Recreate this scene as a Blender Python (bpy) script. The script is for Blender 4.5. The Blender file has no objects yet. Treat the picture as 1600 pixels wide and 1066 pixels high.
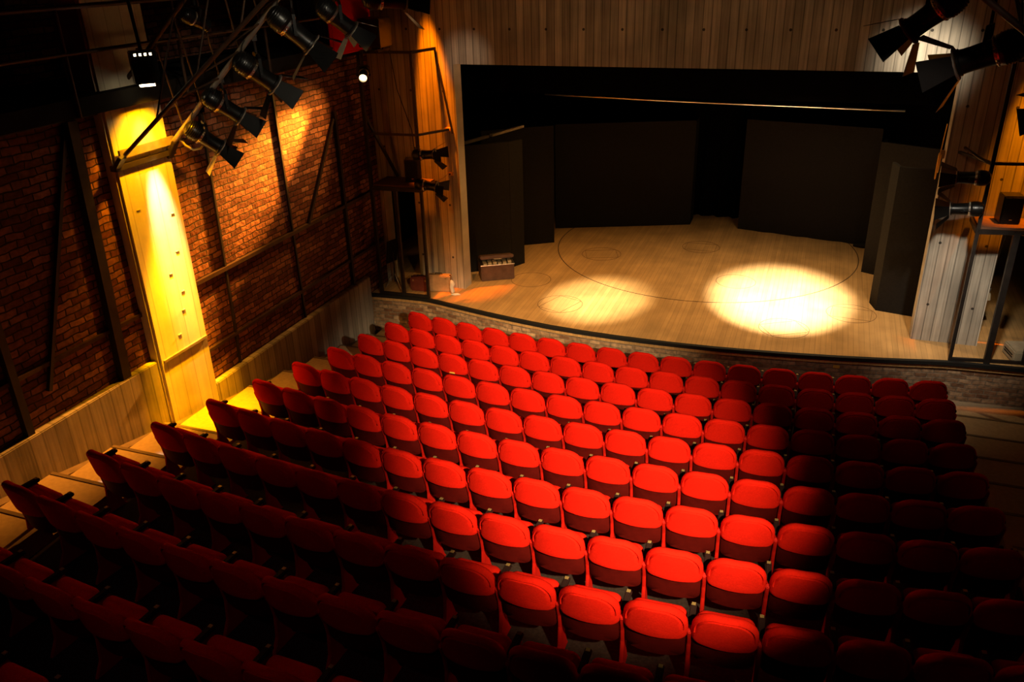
import bpy, bmesh, math, random
from mathutils import Vector, Matrix
random.seed(7)
sc = bpy.context.scene
C = sc.collection
R = math.radians
PI = math.pi

# ------------------------------------------------------------------ camera
CAM = (2.2642, -14.0308, 6.0230)
YAW, PITCH, ROLL, FPX = -0.363847, 0.438111, -0.029530, 1297.53
fwd = Vector((math.sin(YAW) * math.cos(PITCH), math.cos(YAW) * math.cos(PITCH), -math.sin(PITCH)))
rgt = Vector((math.cos(YAW), -math.sin(YAW), 0))
upv = rgt.cross(fwd)
r2 = rgt * math.cos(ROLL) + upv * math.sin(ROLL)
u2 = -rgt * math.sin(ROLL) + upv * math.cos(ROLL)
cd = bpy.data.cameras.new('camera')
cam = bpy.data.objects.new('camera', cd)
C.objects.link(cam)
cd.sensor_width = 36
cd.lens = FPX / 1600 * 36
cd.clip_start = 0.05
cam.matrix_world = Matrix(((r2.x, u2.x, -fwd.x, CAM[0]), (r2.y, u2.y, -fwd.y, CAM[1]), (r2.z, u2.z, -fwd.z, CAM[2]), (0, 0, 0, 1)))
sc.camera = cam

# ------------------------------------------------------------------ world, exposure, lights
sc.view_settings.view_transform = 'Standard'
sc.view_settings.look = 'None'
sc.view_settings.gamma = 1
sc.view_settings.use_curve_mapping = False
sc.view_settings.exposure = 0
w = bpy.data.worlds.new('world')
sc.world = w
w.use_nodes = True
w.node_tree.nodes['Background'].inputs[0].default_value = (0.9, 0.6, 0.45, 1)
w.node_tree.nodes['Background'].inputs[1].default_value = 0.0028


def spot(name, loc, aim, power, color, cone, blend=0.6, size=0.08):
    l = bpy.data.lights.new(name, 'SPOT')
    l.energy = power
    l.color = color
    l.spot_size = R(cone)
    l.spot_blend = blend
    l.shadow_soft_size = size
    o = bpy.data.objects.new(name, l)
    C.objects.link(o)
    o.location = loc
    o.rotation_euler = (Vector(aim) - Vector(loc)).to_track_quat('-Z', 'Y').to_euler()
    return o


WARM = (1.0, 0.76, 0.46)
AMBER = (1.0, 0.44, 0.03)
spot('audience_spot', (4.3, -13.2, 6.2), (0.05, -6.1, 0.8), 13500, (1.0, 0.78, 0.44), 30, 1.0, 0.10)
spot('audience_wash', (-0.6, -10.5, 8.3), (-1.7, -2.9, 0.2), 300, (1.0, 0.56, 0.36), 38, 1.0, 0.25)
spot('apron_amber', (-2.2, -8.5, 6.6), (-2.9, -0.9, -0.1), 1700, (1.0, 0.46, 0.09), 30, 1.0, 0.08)
spot('apron_fill_right', (3.2, -8.0, 6.6), (3.0, -1.0, -0.3), 230, (1.0, 0.78, 0.62), 28, 1.0, 0.08)  # added unseen spot that lifts the brick front on the right
spot('audience_fill', (-0.4, -15.0, 8.4), (-1.6, -9.7, 1.2), 75, (1.0, 0.4, 0.55), 36, 1.0, 0.25)  # added fill from behind, keeps the rear left seats from going dark
spot('stage_key', (2.2, -5.2, 7.2), (1.86, 1.10, 0.0), 60000, (1.0, 0.91, 0.75), 17.5, 1.0, 0.05)
spot('stage_side_key', (-2.2, -5.2, 7.2), (-1.40, 0.15, 0.0), 15000, (1.0, 0.84, 0.54), 14.5, 1.0, 0.05)
spot('stage_wash_left', (-2.4, 0.75, 4.85), (-1.7, 0.7, 0.0), 430, (1.0, 0.52, 0.14), 100, 1.0, 0.12)
spot('stage_wash_right', (2.2, 0.75, 4.85), (1.6, 0.9, 0.0), 780, (1.0, 0.68, 0.34), 100, 1.0, 0.12)
spot('header_fill', (0.0, -9.0, 8.6), (0.0, 0.0, 4.6), 290, (1.0, 0.62, 0.27), 60, 1.0, 0.3)  # added weak flood to lift the header, no such lamp seen
spot('pillar_downlight', (-5.16, -5.93, 4.72), (-5.60, -5.86, 3.0), 3000, (1.0, 0.66, 0.22), 19, 1.0, 0.03)
spot('pillar_collar_light', (-5.18, -5.93, 4.72), (-5.60, -5.93, 4.0), 60, (1.0, 0.62, 0.16), 34, 1.0, 0.03)
spot('pillar_wash', (-4.98, -5.95, 4.72), (-5.50, -5.95, 0.6), 5200, (1.0, 0.38, 0.0), 28, 0.8, 0.05)
spot('pillar_halo', (-5.02, -5.95, 4.72), (-5.6, -5.95, 3.5), 520, (1.0, 0.36, 0.0), 84, 1.0, 0.05)
spot('pillar_uplight', (-5.16, -6.22, 5.08), (-5.75, -6.3, 5.7), 14, (1.0, 0.82, 0.66), 120, 0.8, 0.04)
spot('brick_spot', (-5.22, -0.95, 4.26), (-5.80, -4.2, 2.75), 11000, (1.0, 0.34, 0.03), 30, 1.0, 0.06)
spot('brick_fill', (-5.10, -0.95, 4.26), (-5.75, -4.6, 1.8), 420, (1.0, 0.40, 0.06), 75, 1.0, 0.06)  # added second wide spot, stands in for ambient light on the brick
spot('wing_spot_left', (-4.58, -0.34, 6.2), (-4.30, 0.05, 1.9), 3200, (1.0, 0.19, 0.0), 21, 0.7, 0.05)
spot('wing_spot_right', (5.30, -0.42, 6.0), (5.16, 0.0, 2.4), 2600, (1.0, 0.25, 0.0), 26, 0.9, 0.05)
spot('header_spot', (3.55, -0.9, 4.6), (3.5, 0.0, 4.45), 75, (1.0, 0.86, 0.64), 88, 1.0, 0.08)
spot('jamb_spot', (4.3, -3.4, 4.2), (4.45, 0.0, 0.40), 700, (1.0, 0.88, 0.70), 38, 1.0, 0.10)
spot('left_header_spot', (-3.2, -1.6, 4.6), (-3.75, 0.0, 4.35), 26, (1.0, 0.75, 0.5), 36, 1.0, 0.08)
spot('glint_helper', (1.5, -10.5, 7.6), (-3.9, -5.5, 4.9), 650, (1.0, 0.86, 0.62), 18, 0.8, 0.06)  # added lamp without a seen source, only for glints on the lanterns

# ------------------------------------------------------------------ materials
def nd(nt, t, **kw):
    n = nt.nodes.new(t)
    for k, v_ in kw.items():
        setattr(n, k, v_)
    return n


def principled(name, col, rough=0.6, metal=0.0, noise=0.0, scale=8.0, spec=0.3, bump=0.0, emit=None, estr=0.0, sheen=0.0):
    m = bpy.data.materials.new(name)
    m.use_nodes = True
    nt = m.node_tree
    b = nt.nodes['Principled BSDF']
    b.inputs['Roughness'].default_value = rough
    b.inputs['Metallic'].default_value = metal
    b.inputs['Specular IOR Level'].default_value = spec
    if sheen:
        b.inputs['Sheen Weight'].default_value = sheen
    tc = nd(nt, 'ShaderNodeTexCoord')
    nz = nd(nt, 'ShaderNodeTexNoise')
    nz.inputs['Scale'].default_value = scale
    nz.inputs['Detail'].default_value = 5
    nt.links.new(tc.outputs['Object'], nz.inputs['Vector'])
    rp = nd(nt, 'ShaderNodeValToRGB')
    rp.color_ramp.elements[0].position = 0.3
    rp.color_ramp.elements[1].position = 0.7
    rp.color_ramp.elements[0].color = tuple(c * (1 - noise) for c in col) + (1,)
    rp.color_ramp.elements[1].color = tuple(min(1, c * (1 + noise)) for c in col) + (1,)
    nt.links.new(nz.outputs['Fac'], rp.inputs['Fac'])
    nt.links.new(rp.outputs['Color'], b.inputs['Base Color'])
    if bump:
        bp = nd(nt, 'ShaderNodeBump')
        bp.inputs['Strength'].default_value = bump
        bp.inputs['Distance'].default_value = 0.01
        nt.links.new(nz.outputs['Fac'], bp.inputs['Height'])
        nt.links.new(bp.outputs['Normal'], b.inputs['Normal'])
    if emit:
        b.inputs['Emission Color'].default_value = tuple(emit) + (1,)
        b.inputs['Emission Strength'].default_value = estr
    return m


def uvw(nt, order):
    """object coordinates reordered, e.g. 'yz' puts object y,z in texture x,y"""
    tc = nd(nt, 'ShaderNodeTexCoord')
    sp = nd(nt, 'ShaderNodeSeparateXYZ')
    cb = nd(nt, 'ShaderNodeCombineXYZ')
    nt.links.new(tc.outputs['Object'], sp.inputs[0])
    for i, a in enumerate(order):
        nt.links.new(sp.outputs['XYZ'.index(a.upper())], cb.inputs[i])
    return cb.outputs[0], sp


def brick_mat(name, order, c1, c2, mortar, bw=0.235, bh=0.086, bias=0.0, rough=0.85, warp=0.022):
    m = bpy.data.materials.new(name)
    m.use_nodes = True
    nt = m.node_tree
    b = nt.nodes['Principled BSDF']
    b.inputs['Roughness'].default_value = rough
    b.inputs['Specular IOR Level'].default_value = 0.25
    vec, _ = uvw(nt, order)
    dn = nd(nt, 'ShaderNodeTexNoise')
    dn.inputs['Scale'].default_value = 5
    nt.links.new(vec, dn.inputs['Vector'])
    mx = nd(nt, 'ShaderNodeMixRGB', blend_type='LINEAR_LIGHT')
    mx.inputs['Fac'].default_value = warp
    nt.links.new(vec, mx.inputs[1])
    nt.links.new(dn.outputs['Color'], mx.inputs[2])
    br = nd(nt, 'ShaderNodeTexBrick')
    br.inputs['Scale'].default_value = 1
    br.inputs['Brick Width'].default_value = bw
    br.inputs['Row Height'].default_value = bh
    br.inputs['Mortar Size'].default_value = 0.010
    br.inputs['Mortar Smooth'].default_value = 0.4
    br.inputs['Bias'].default_value = bias
    br.inputs['Color1'].default_value = c1 + (1,)
    br.inputs['Color2'].default_value = c2 + (1,)
    br.inputs['Mortar'].default_value = mortar + (1,)
    nt.links.new(mx.outputs[0], br.inputs['Vector'])
    nz = nd(nt, 'ShaderNodeTexNoise')
    nz.inputs['Scale'].default_value = 14
    nz.inputs['Detail'].default_value = 6
    nt.links.new(vec, nz.inputs['Vector'])
    rp = nd(nt, 'ShaderNodeValToRGB')
    rp.color_ramp.elements[0].position = 0.3
    rp.color_ramp.elements[1].position = 0.72
    rp.color_ramp.elements[0].color = (0.55, 0.55, 0.55, 1)
    rp.color_ramp.elements[1].color = (1.25, 1.2, 1.15, 1)
    nt.links.new(nz.outputs['Fac'], rp.inputs['Fac'])
    ml = nd(nt, 'ShaderNodeMixRGB', blend_type='MULTIPLY')
    ml.inputs['Fac'].default_value = 1
    nt.links.new(br.outputs['Color'], ml.inputs[1])
    nt.links.new(rp.outputs['Color'], ml.inputs[2])
    nt.links.new(ml.outputs[0], b.inputs['Base Color'])
    inv = nd(nt, 'ShaderNodeMath', operation='MULTIPLY_ADD')
    inv.inputs[1].default_value = -1.0
    nt.links.new(br.outputs['Fac'], inv.inputs[0])
    sc2 = nd(nt, 'ShaderNodeMath', operation='MULTIPLY')
    sc2.inputs[1].default_value = 0.6
    nt.links.new(nz.outputs['Fac'], sc2.inputs[0])
    nt.links.new(sc2.outputs[0], inv.inputs[2])
    bp = nd(nt, 'ShaderNodeBump')
    bp.inputs['Strength'].default_value = 0.9
    bp.inputs['Distance'].default_value = 0.02
    nt.links.new(inv.outputs[0], bp.inputs['Height'])
    nt.links.new(bp.outputs['Normal'], b.inputs['Normal'])
    return m


def board_mat(name, axis, col, width=0.135, var=0.35, seam=0.35, rough=0.8, tie=None, lengthaxis='z', streak=0.5, spec=0.3, seamw=0.06):
    """board-marked surface: boards run along lengthaxis, seams repeat along axis"""
    m = bpy.data.materials.new(name)
    m.use_nodes = True
    nt = m.node_tree
    L = nt.links
    b = nt.nodes['Principled BSDF']
    b.inputs['Roughness'].default_value = rough
    b.inputs['Specular IOR Level'].default_value = spec
    vec, sp = uvw(nt, axis + lengthaxis)
    ax = sp.outputs['XYZ'.index(axis.upper())]
    ln = sp.outputs['XYZ'.index(lengthaxis.upper())]

    def math_(op, a, bb=None, c=None):
        n = nd(nt, 'ShaderNodeMath', operation=op)
        for i, x in enumerate((a, bb, c)):
            if x is None:
                continue
            if isinstance(x, (int, float)):
                n.inputs[i].default_value = x
            else:
                L.new(x, n.inputs[i])
        return n.outputs[0]
    dv = math_('DIVIDE', ax, width)
    fl = math_('FLOOR', dv)
    fr = math_('FRACT', dv)
    wn = nd(nt, 'ShaderNodeTexWhiteNoise', noise_dimensions='1D')
    L.new(fl, wn.inputs['W'])
    # seam mask
    ds = math_('ABSOLUTE', math_('SUBTRACT', fr, 0.5))
    sm = math_('GREATER_THAN', ds, 0.5 - seamw)
    # streaks
    mp = nd(nt, 'ShaderNodeMapping')
    mp.inputs['Scale'].default_value = (26, 0.9, 1)
    L.new(vec, mp.inputs['Vector'])
    nz = nd(nt, 'ShaderNodeTexNoise')
    nz.inputs['Scale'].default_value = 1
    nz.inputs['Detail'].default_value = 6
    L.new(mp.outputs[0], nz.inputs['Vector'])
    blot = nd(nt, 'ShaderNodeTexNoise')
    blot.inputs['Scale'].default_value = 1.6
    blot.inputs['Detail'].default_value = 5
    L.new(vec, blot.inputs['Vector'])
    f = math_('MULTIPLY_ADD', wn.outputs['Value'], var, 1 - var / 2)
    f = math_('MULTIPLY', f, math_('MULTIPLY_ADD', nz.outputs['Fac'], streak * 2, 1 - streak))
    f = math_('MULTIPLY', f, math_('MULTIPLY_ADD', blot.outputs['Fac'], 0.9, 0.55))
    f = math_('MULTIPLY', f, math_('SUBTRACT', 1.0, math_('MULTIPLY', sm, seam)))
    if tie:
        tx, ty, r_, ox, oy = tie
        gx = math_('SUBTRACT', math_('FRACT', math_('DIVIDE', math_('ADD', ax, ox), tx)), 0.5)
        gy = math_('SUBTRACT', math_('FRACT', math_('DIVIDE', math_('ADD', ln, oy), ty)), 0.5)
        d2 = math_('ADD', math_('POWER', math_('MULTIPLY', gx, tx), 2), math_('POWER', math_('MULTIPLY', gy, ty), 2))
        hole = math_('LESS_THAN', d2, r_ * r_)
        f = math_('MULTIPLY', f, math_('SUBTRACT', 1.0, math_('MULTIPLY', hole, 0.85)))
    vm = nd(nt, 'ShaderNodeVectorMath', operation='SCALE')
    vm.inputs[0].default_value = col
    L.new(f, vm.inputs['Scale'])
    L.new(vm.outputs[0], b.inputs['Base Color'])
    h = math_('SUBTRACT', math_('MULTIPLY_ADD', wn.outputs['Value'], 0.6, math_('MULTIPLY', nz.outputs['Fac'], 0.25)), sm)
    bp = nd(nt, 'ShaderNodeBump')
    bp.inputs['Strength'].default_value = 0.5
    bp.inputs['Distance'].default_value = 0.008
    L.new(h, bp.inputs['Height'])
    L.new(bp.outputs['Normal'], b.inputs['Normal'])
    return m


M = {}
M['brick'] = brick_mat('old_brick', 'yz', (0.13, 0.038, 0.020), (0.46, 0.20, 0.11), (0.030, 0.015, 0.010), bias=-0.30, warp=0.030)
M['brick_stage'] = brick_mat('stage_brick', 'xz', (0.20, 0.095, 0.05), (0.52, 0.34, 0.20), (0.30, 0.22, 0.15), bw=0.19, bh=0.075)
M['brick_course'] = brick_mat('stage_brick_headers', 'xz', (0.24, 0.12, 0.07), (0.52, 0.36, 0.24), (0.30, 0.22, 0.15), bw=0.09, bh=0.145)
M['concrete_x'] = board_mat('board_marked_concrete', 'x', (0.40, 0.35, 0.28), var=0.5, streak=0.7, seam=0.5, tie=(0.65, 1.05, 0.022, 3.935, -0.115))
M['concrete_y'] = board_mat('board_marked_concrete_side', 'y', (0.32, 0.28, 0.245), width=0.17, var=0.5, streak=0.6)
M['concrete_pillar'] = board_mat('board_marked_pillar', 'y', (0.55, 0.50, 0.43), width=0.235, var=0.12, streak=0.18, seam=0.3, seamw=0.03)
M['plinth'] = principled('dark_wall_plinth', (0.16, 0.11, 0.08), 0.8, noise=0.2)
M['stage'] = board_mat('stage_boards', 'x', (0.52, 0.30, 0.115), width=0.085, var=0.16, seam=0.30, rough=0.42, lengthaxis='y', streak=0.22, seamw=0.035)
M['black_trim'] = principled('black_edge_trim', (0.012, 0.011, 0.010), 0.6)
M['carpet'] = principled('dark_carpet', (0.030, 0.020, 0.016), 0.95, noise=0.3, scale=40, spec=0.05)
M['aisle'] = principled('tan_aisle_cover', (0.42, 0.30, 0.18), 0.7, noise=0.10, scale=20, spec=0.2)
M['nosing'] = principled('dark_step_nosing', (0.16, 0.11, 0.07), 0.7, noise=0.1)
M['black_wall'] = principled('black_paint', (0.010, 0.009, 0.008), 0.9, noise=0.2, spec=0.1)
M['velvet'] = principled('black_velvet', (0.0025, 0.0022, 0.002), 1.0, noise=0.1, spec=0.0)
M['black_cloth'] = principled('black_cloth', (0.018, 0.0155, 0.013), 0.95, noise=0.15, scale=30, spec=0.05)
M['black_metal'] = principled('black_metal', (0.006, 0.0055, 0.005), 0.32, noise=0.2, spec=0.45)
M['steel'] = principled('dark_steel', (0.030, 0.022, 0.018), 0.5, metal=0.5, noise=0.25, spec=0.4)
M['pipe'] = principled('dull_pipe', (0.30, 0.25, 0.20), 0.45, metal=0.5, noise=0.2)
M['rust_pipe'] = principled('brown_pipe', (0.06, 0.032, 0.018), 0.55, metal=0.4, noise=0.25)
M['chrome'] = principled('bright_metal', (0.85, 0.82, 0.76), 0.28, metal=1.0)
M['fabric'] = principled('red_upholstery', (0.58, 0.0105, 0.004), 0.95, noise=0.10, scale=60, spec=0.03, bump=0.15)
M['shell'] = principled('maroon_seat_shell', (0.065, 0.003, 0.002), 0.6, noise=0.15, scale=12, spec=0.06)
M['standard'] = principled('red_painted_metal', (0.40, 0.008, 0.004), 0.6, noise=0.1, spec=0.06)
M['arm'] = principled('dark_armrest', (0.022, 0.009, 0.008), 0.6, noise=0.15, spec=0.1)
M['plate'] = principled('brass_plate', (0.42, 0.27, 0.10), 0.45, metal=0.5)
M['flap_pale'] = principled('pale_metal', (0.50, 0.42, 0.28), 0.6, noise=0.15)  # paler metal for single flaps, pegs and a lamp shade
M['glass'] = principled('lens_glass', (0.25, 0.25, 0.24), 0.08, spec=0.6)
M['lit_lens'] = principled('lit_lens', (1, 0.8, 0.5), 0.3, emit=(1.0, 0.72, 0.30), estr=9)
M['lit_tube'] = principled('lit_lamp', (1, 0.9, 0.7), 0.3, emit=(1.0, 0.80, 0.45), estr=14)
M['step_lamp'] = principled('step_lamp_glass', (1, 1, 1), 0.3, emit=(0.85, 0.9, 1.0), estr=3)
M['trunk'] = principled('brown_leather', (0.11, 0.055, 0.035), 0.5, noise=0.25)
M['tan_case'] = principled('tan_leather', (0.48, 0.30, 0.15), 0.55, noise=0.15)
M['red_case'] = principled('dark_red_leather', (0.14, 0.03, 0.018), 0.5, noise=0.2)
M['pale_wood'] = principled('pale_wood', (0.42, 0.34, 0.22), 0.6, noise=0.15)
M['dark_wood'] = principled('dark_brown_board', (0.12, 0.055, 0.03), 0.6, noise=0.2)
M['white_cloth'] = principled('white_cloth', (0.75, 0.72, 0.66), 0.9, noise=0.08)
M['yellow'] = principled('yellow_rope', (0.75, 0.42, 0.06), 0.7, noise=0.15)
M['groove'] = principled('dark_groove', (0.17, 0.09, 0.035), 0.8)
M['joint'] = principled('dark_joint', (0.07, 0.04, 0.018), 0.8)


# ------------------------------------------------------------------ mesh helpers
class MB:
    def __init__(s):
        s.v, s.f = [], []

    def add(s, vs, fs):
        n = len(s.v)
        s.v += [tuple(x) for x in vs]
        s.f += [tuple(i + n for i in f) for f in fs]
        return s

    def box(s, lo, hi):
        x0, y0, z0 = lo
        x1, y1, z1 = hi
        return s.add([(x0, y0, z0), (x1, y0, z0), (x1, y1, z0), (x0, y1, z0), (x0, y0, z1), (x1, y0, z1), (x1, y1, z1), (x0, y1, z1)],
                     [(0, 3, 2, 1), (4, 5, 6, 7), (0, 1, 5, 4), (1, 2, 6, 5), (2, 3, 7, 6), (3, 0, 4, 7)])

    def bar(s, p, q, wx, wz=None, up=(0, 0, 1)):
        """rectangular bar from p to q"""
        wz = wz or wx
        p, q = Vector(p), Vector(q)
        d = (q - p).normalized()
        up = Vector(up)
        if abs(d.dot(up)) > 0.97:
            up = Vector((0, 1, 0))
        a = d.cross(up).normalized() * wx / 2
        b = a.cross(d).normalized() * wz / 2
        vs = [p - a - b, p + a - b, p + a + b, p - a + b, q - a - b, q + a - b, q + a + b, q - a + b]
        return s.add(vs, [(0, 3, 2, 1), (4, 5, 6, 7), (0, 1, 5, 4), (1, 2, 6, 5), (2, 3, 7, 6), (3, 0, 4, 7)])

    def tube(s, pts, r, n=10, cap=True, closed=False):
        pts = [Vector(p) for p in pts]
        rings = []
        prev = None
        k = len(pts)
        for i, p in enumerate(pts):
            if closed:
                d = (pts[(i + 1) % k] - pts[i - 1]).normalized()
            else:
                d = (pts[min(i + 1, k - 1)] - pts[max(i - 1, 0)]).normalized()
            ref = prev if prev is not None else (Vector((0, 0, 1)) if abs(d.z) < 0.9 else Vector((1, 0, 0)))
            a = (ref - d * ref.dot(d)).normalized()
            prev = a
            b = d.cross(a)
            rr = r[i] if isinstance(r, (list, tuple)) else r
            rings.append([p + a * math.cos(t) * rr + b * math.sin(t) * rr for t in [2 * PI * j / n for j in range(n)]])
        vs = [x for g in rings for x in g]
        fs = []
        for i in range(k if closed else k - 1):
            for j in range(n):
                i2 = (i + 1) % k
                fs.append((i * n + j, i * n + (j + 1) % n, i2 * n + (j + 1) % n, i2 * n + j))
        if cap and not closed:
            fs.append(tuple(range(n))[::-1])
            fs.append(tuple((k - 1) * n + j for j in range(n)))
        return s.add(vs, fs)

    def lathe_x(s, prof, n=28, cap=True):
        """profile [(x, r)] revolved about the x axis"""
        vs = [(x, r * math.cos(2 * PI * j / n), r * math.sin(2 * PI * j / n)) for x, r in prof for j in range(n)]
        fs = [(i * n + j, (i + 1) * n + j, (i + 1) * n + (j + 1) % n, i * n + (j + 1) % n) for i in range(len(prof) - 1) for j in range(n)]
        if cap:
            fs.append(tuple(range(n)))
            fs.append(tuple((len(prof) - 1) * n + j for j in range(n))[::-1])
        return s.add(vs, fs)

    def prism(s, poly, h0, h1, axis='z'):
        """polygon extruded along an axis; poly in the other two axes, in order"""
        def mk(a, b, h):
            return {'z': (a, b, h), 'y': (a, h, b), 'x': (h, a, b)}[axis]
        n = len(poly)
        vs = [mk(a, b, h0) for a, b in poly] + [mk(a, b, h1) for a, b in poly]
        fs = [tuple(range(n)), tuple(range(n, 2 * n))[::-1]] + [(i, i + n, (i + 1) % n + n, (i + 1) % n) for i in range(n)]
        return s.add(vs, fs)

    def pillow(s, outline, layers):
        """closed 2-D outline (x, z) ; layers [(scale, y)] first and last are closed with a fan"""
        cx = sum(p[0] for p in outline) / len(outline)
        cz = sum(p[1] for p in outline) / len(outline)
        n = len(outline)
        vs, fs = [], []
        for sc_, y in layers:
            for (x, z) in outline:
                yy = y(x, z, sc_) if callable(y) else y
                vs.append((cx + (x - cx) * sc_, yy, cz + (z - cz) * sc_))
        for i in range(len(layers) - 1):
            for j in range(n):
                fs.append((i * n + j, i * n + (j + 1) % n, (i + 1) * n + (j + 1) % n, (i + 1) * n + j))
        y0 = layers[0][1](cx, cz, 0) if callable(layers[0][1]) else layers[0][1]
        y1 = layers[-1][1](cx, cz, 0) if callable(layers[-1][1]) else layers[-1][1]
        vs += [(cx, y0, cz), (cx, y1, cz)]
        a = len(layers) * n
        for j in range(n):
            fs.append((a, (j + 1) % n, j))
            fs.append((a + 1, (len(layers) - 1) * n + j, (len(layers) - 1) * n + (j + 1) % n))
        return s.add(vs, fs)

    def map(s, fn):
        s.v = [tuple(fn(Vector(p))) for p in s.v]
        return s

    def mesh(s, name, mat, smooth=False, bevel=0.0):
        me = bpy.data.meshes.new(name)
        me.from_pydata(s.v, [], s.f)
        bm = bmesh.new()
        bm.from_mesh(me)
        bmesh.ops.recalc_face_normals(bm, faces=bm.faces)
        if bevel:
            es = [e for e in bm.edges if len(e.link_faces) == 2 and e.calc_face_angle(0) > 0.7]
            bmesh.ops.bevel(bm, geom=es, offset=bevel, segments=2, affect='EDGES', clamp_overlap=True)
        bm.to_mesh(me)
        bm.free()
        me.materials.append(mat)
        if smooth:
            for p in me.polygons:
                p.use_smooth = True
            try:
                me.set_sharp_from_angle(angle=R(50))
            except Exception:
                pass
        me.update()
        return me

    def build(s, name, mat, parent=None, smooth=False, bevel=0.0, world=False):
        if parent is not None and world:
            inv = parent.matrix_basis.inverted()
            if parent.parent is not None:
                inv = inv @ parent.parent.matrix_basis.inverted()
            s.v = [tuple(inv @ Vector(p)) for p in s.v]
        o = bpy.data.objects.new(name, s.mesh(name, mat, smooth, bevel))
        C.objects.link(o)
        o.parent = parent
        return o


def tag(o, label, cat, group=None):
    o['label'] = label
    o['category'] = cat
    if group:
        o['group'] = group
    return o


def thing(name, label, cat, loc=(0, 0, 0), rz=0.0, group=None):
    o = bpy.data.objects.new(name, None)
    o.empty_display_size = 0.1
    C.objects.link(o)
    o.location = loc
    o.rotation_euler = (0, 0, rz)
    return tag(o, label, cat, group)


def struct(o):
    o['kind'] = 'structure'
    return o


def link_mesh(name, me, parent):
    o = bpy.data.objects.new(name, me)
    C.objects.link(o)
    o.parent = parent
    return o


ORD = ['', 'first', 'second', 'third', 'fourth', 'fifth', 'sixth', 'seventh', 'eighth', 'ninth', 'tenth', 'eleventh', 'twelfth',
       'thirteenth', 'fourteenth', 'fifteenth', 'sixteenth', 'seventeenth', 'eighteenth']

# ------------------------------------------------------------------ seat geometry of the house
DY, DZ, S = 0.8705, 0.1663, 0.53
Z0 = -0.745                       # floor of the front row, stage floor is 0
OFF = [0.81, 0.81, 0.82, 0.84, 0.87, 0.87, 0.89, 0.93, 0.93, 1.13, 1.16, 1.16]


def curv(r):
    return 1 / (0.0411 - 0.000963 * r)


def row_pt(r, x):
    """point on the row's arc (top of the backs) at arc distance x from the middle"""
    Rr = curv(r)
    th = x / Rr
    return (0.4006 + Rr * math.sin(th), -2.2247 - DY * r + Rr * (1 - math.cos(th)), th)


def row_y(r, X):
    Rr = curv(r)
    return -2.2247 - DY * r + Rr - math.sqrt(Rr * Rr - (X - 0.4006) ** 2)


XL, XR = -4.56, 4.62
WALLX = 5.75


def edge_y(X):
    """front edge of the stage"""
    pts = EDGE
    for (a, ya), (b, yb) in zip(pts[:-1], pts[1:]):
        if X <= b:
            return ya + (yb - ya) * (X - a) / (b - a)
    return pts[-1][1]


EDGE = [(-6.2, -0.78), (-5.74, -0.755), (-5.13, -0.70), (-4.58, -0.68), (-4.30, -0.735), (-4.05, -0.80), (-3.60, -0.905), (-3.19, -1.0), (-2.66, -1.105), (-1.86, -1.235), (-1.2, -1.295), (-0.69, -1.32),
        (-0.1, -1.325), (0.4, -1.315), (1.0, -1.285), (1.44, -1.245), (2.0, -1.185), (2.43, -1.13), (3.0, -1.045), (3.39, -0.975), (3.9, -0.875), (4.3, -0.785), (4.55, -0.74), (5.1, -0.70), (5.74, -0.66), (6.2, -0.64)]


# ------------------------------------------------------------------ structure: walls
wl = MB()
wl.box((-6.05, -15.5, -1.2), (-WALLX, 0.0, 4.5))
struct(wl.build('wall_left', M['brick']))
gb = MB().box((-7.3, -15.5, 4.5), (-7.1, 0.0, 9.0))
struct(gb.build('wall_left_gallery', M['brick']))
# pale ledge on top of the brick
struct(MB().box((-WALLX, -15.5, 4.44), (-WALLX + 0.07, 0.0, 4.53)).build('trim_ledge', M['rust_pipe']))
# concrete dado in two heights, either side of the pillar
dd = MB()
dd.box((-WALLX, -15.5, -1.2), (-5.63, -6.48, 1.25))
dd.box((-WALLX, -5.50, -1.2), (-5.63, -0.9, 0.42))
struct(dd.build('wall_left_dado', M['concrete_y'], bevel=0.012))
# raked plinth along the foot of the dado
ps = MB()
ps.prism([(-15.5, 1.9), (-9.0, 0.80), (-1.6, -0.62), (-1.6, -1.0), (-15.5, -1.0)], -5.63, -5.50, 'x')
struct(ps.build('baseboard_left', M['plinth']))
# pillar
pl = MB().prism([(-5.60, -6.46), (-5.60, -5.50), (-6.05, -5.50), (-6.05, -6.46)], -1.0, 8.9, 'z')
struct(pl.build('wall_left_pillar', M['concrete_pillar'], bevel=0.03))
pr = MB().prism([(5.60, -6.46), (5.60, -5.50), (6.05, -5.50), (6.05, -6.46)], -1.0, 8.9, 'z')
struct(pr.build('wall_right_pillar', M['concrete_pillar'], bevel=0.03))
wr = MB().box((WALLX, -15.5, -1.2), (6.05, 0.0, 9.0))
struct(wr.build('wall_right', M['brick']))
struct(MB().box((-7.3, -15.7, -1.2), (6.05, -15.5, 9.0)).build('wall_rear', M['black_wall']))
struct(MB().box((-7.3, -15.7, 9.0), (6.6, 8.0, 9.2)).build('ceiling', M['black_wall']))

# proscenium wall: wings, doorways, header
PW = 0.30
pw = MB()
pw.box((-7.3, 0, 4.2566), (6.6, PW, 9.0))                       # header
pw.box((-5.0, 0, -0.02), (-4.0294, PW, 4.2566))                 # left wing
pw.box((-5.66, 0, 1.9), (-5.0, PW, 4.2566))
pw.box((-7.3, 0, -0.02), (-5.66, PW, 4.2566))
pw.box((4.0294, 0, -0.02), (5.02, PW, 4.2566))
pw.box((5.02, 0, 1.9), (5.72, PW, 4.2566))
pw.box((5.72, 0, -0.02), (6.6, PW, 4.2566))
struct(pw.build('wall_front', M['concrete_x']))
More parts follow.
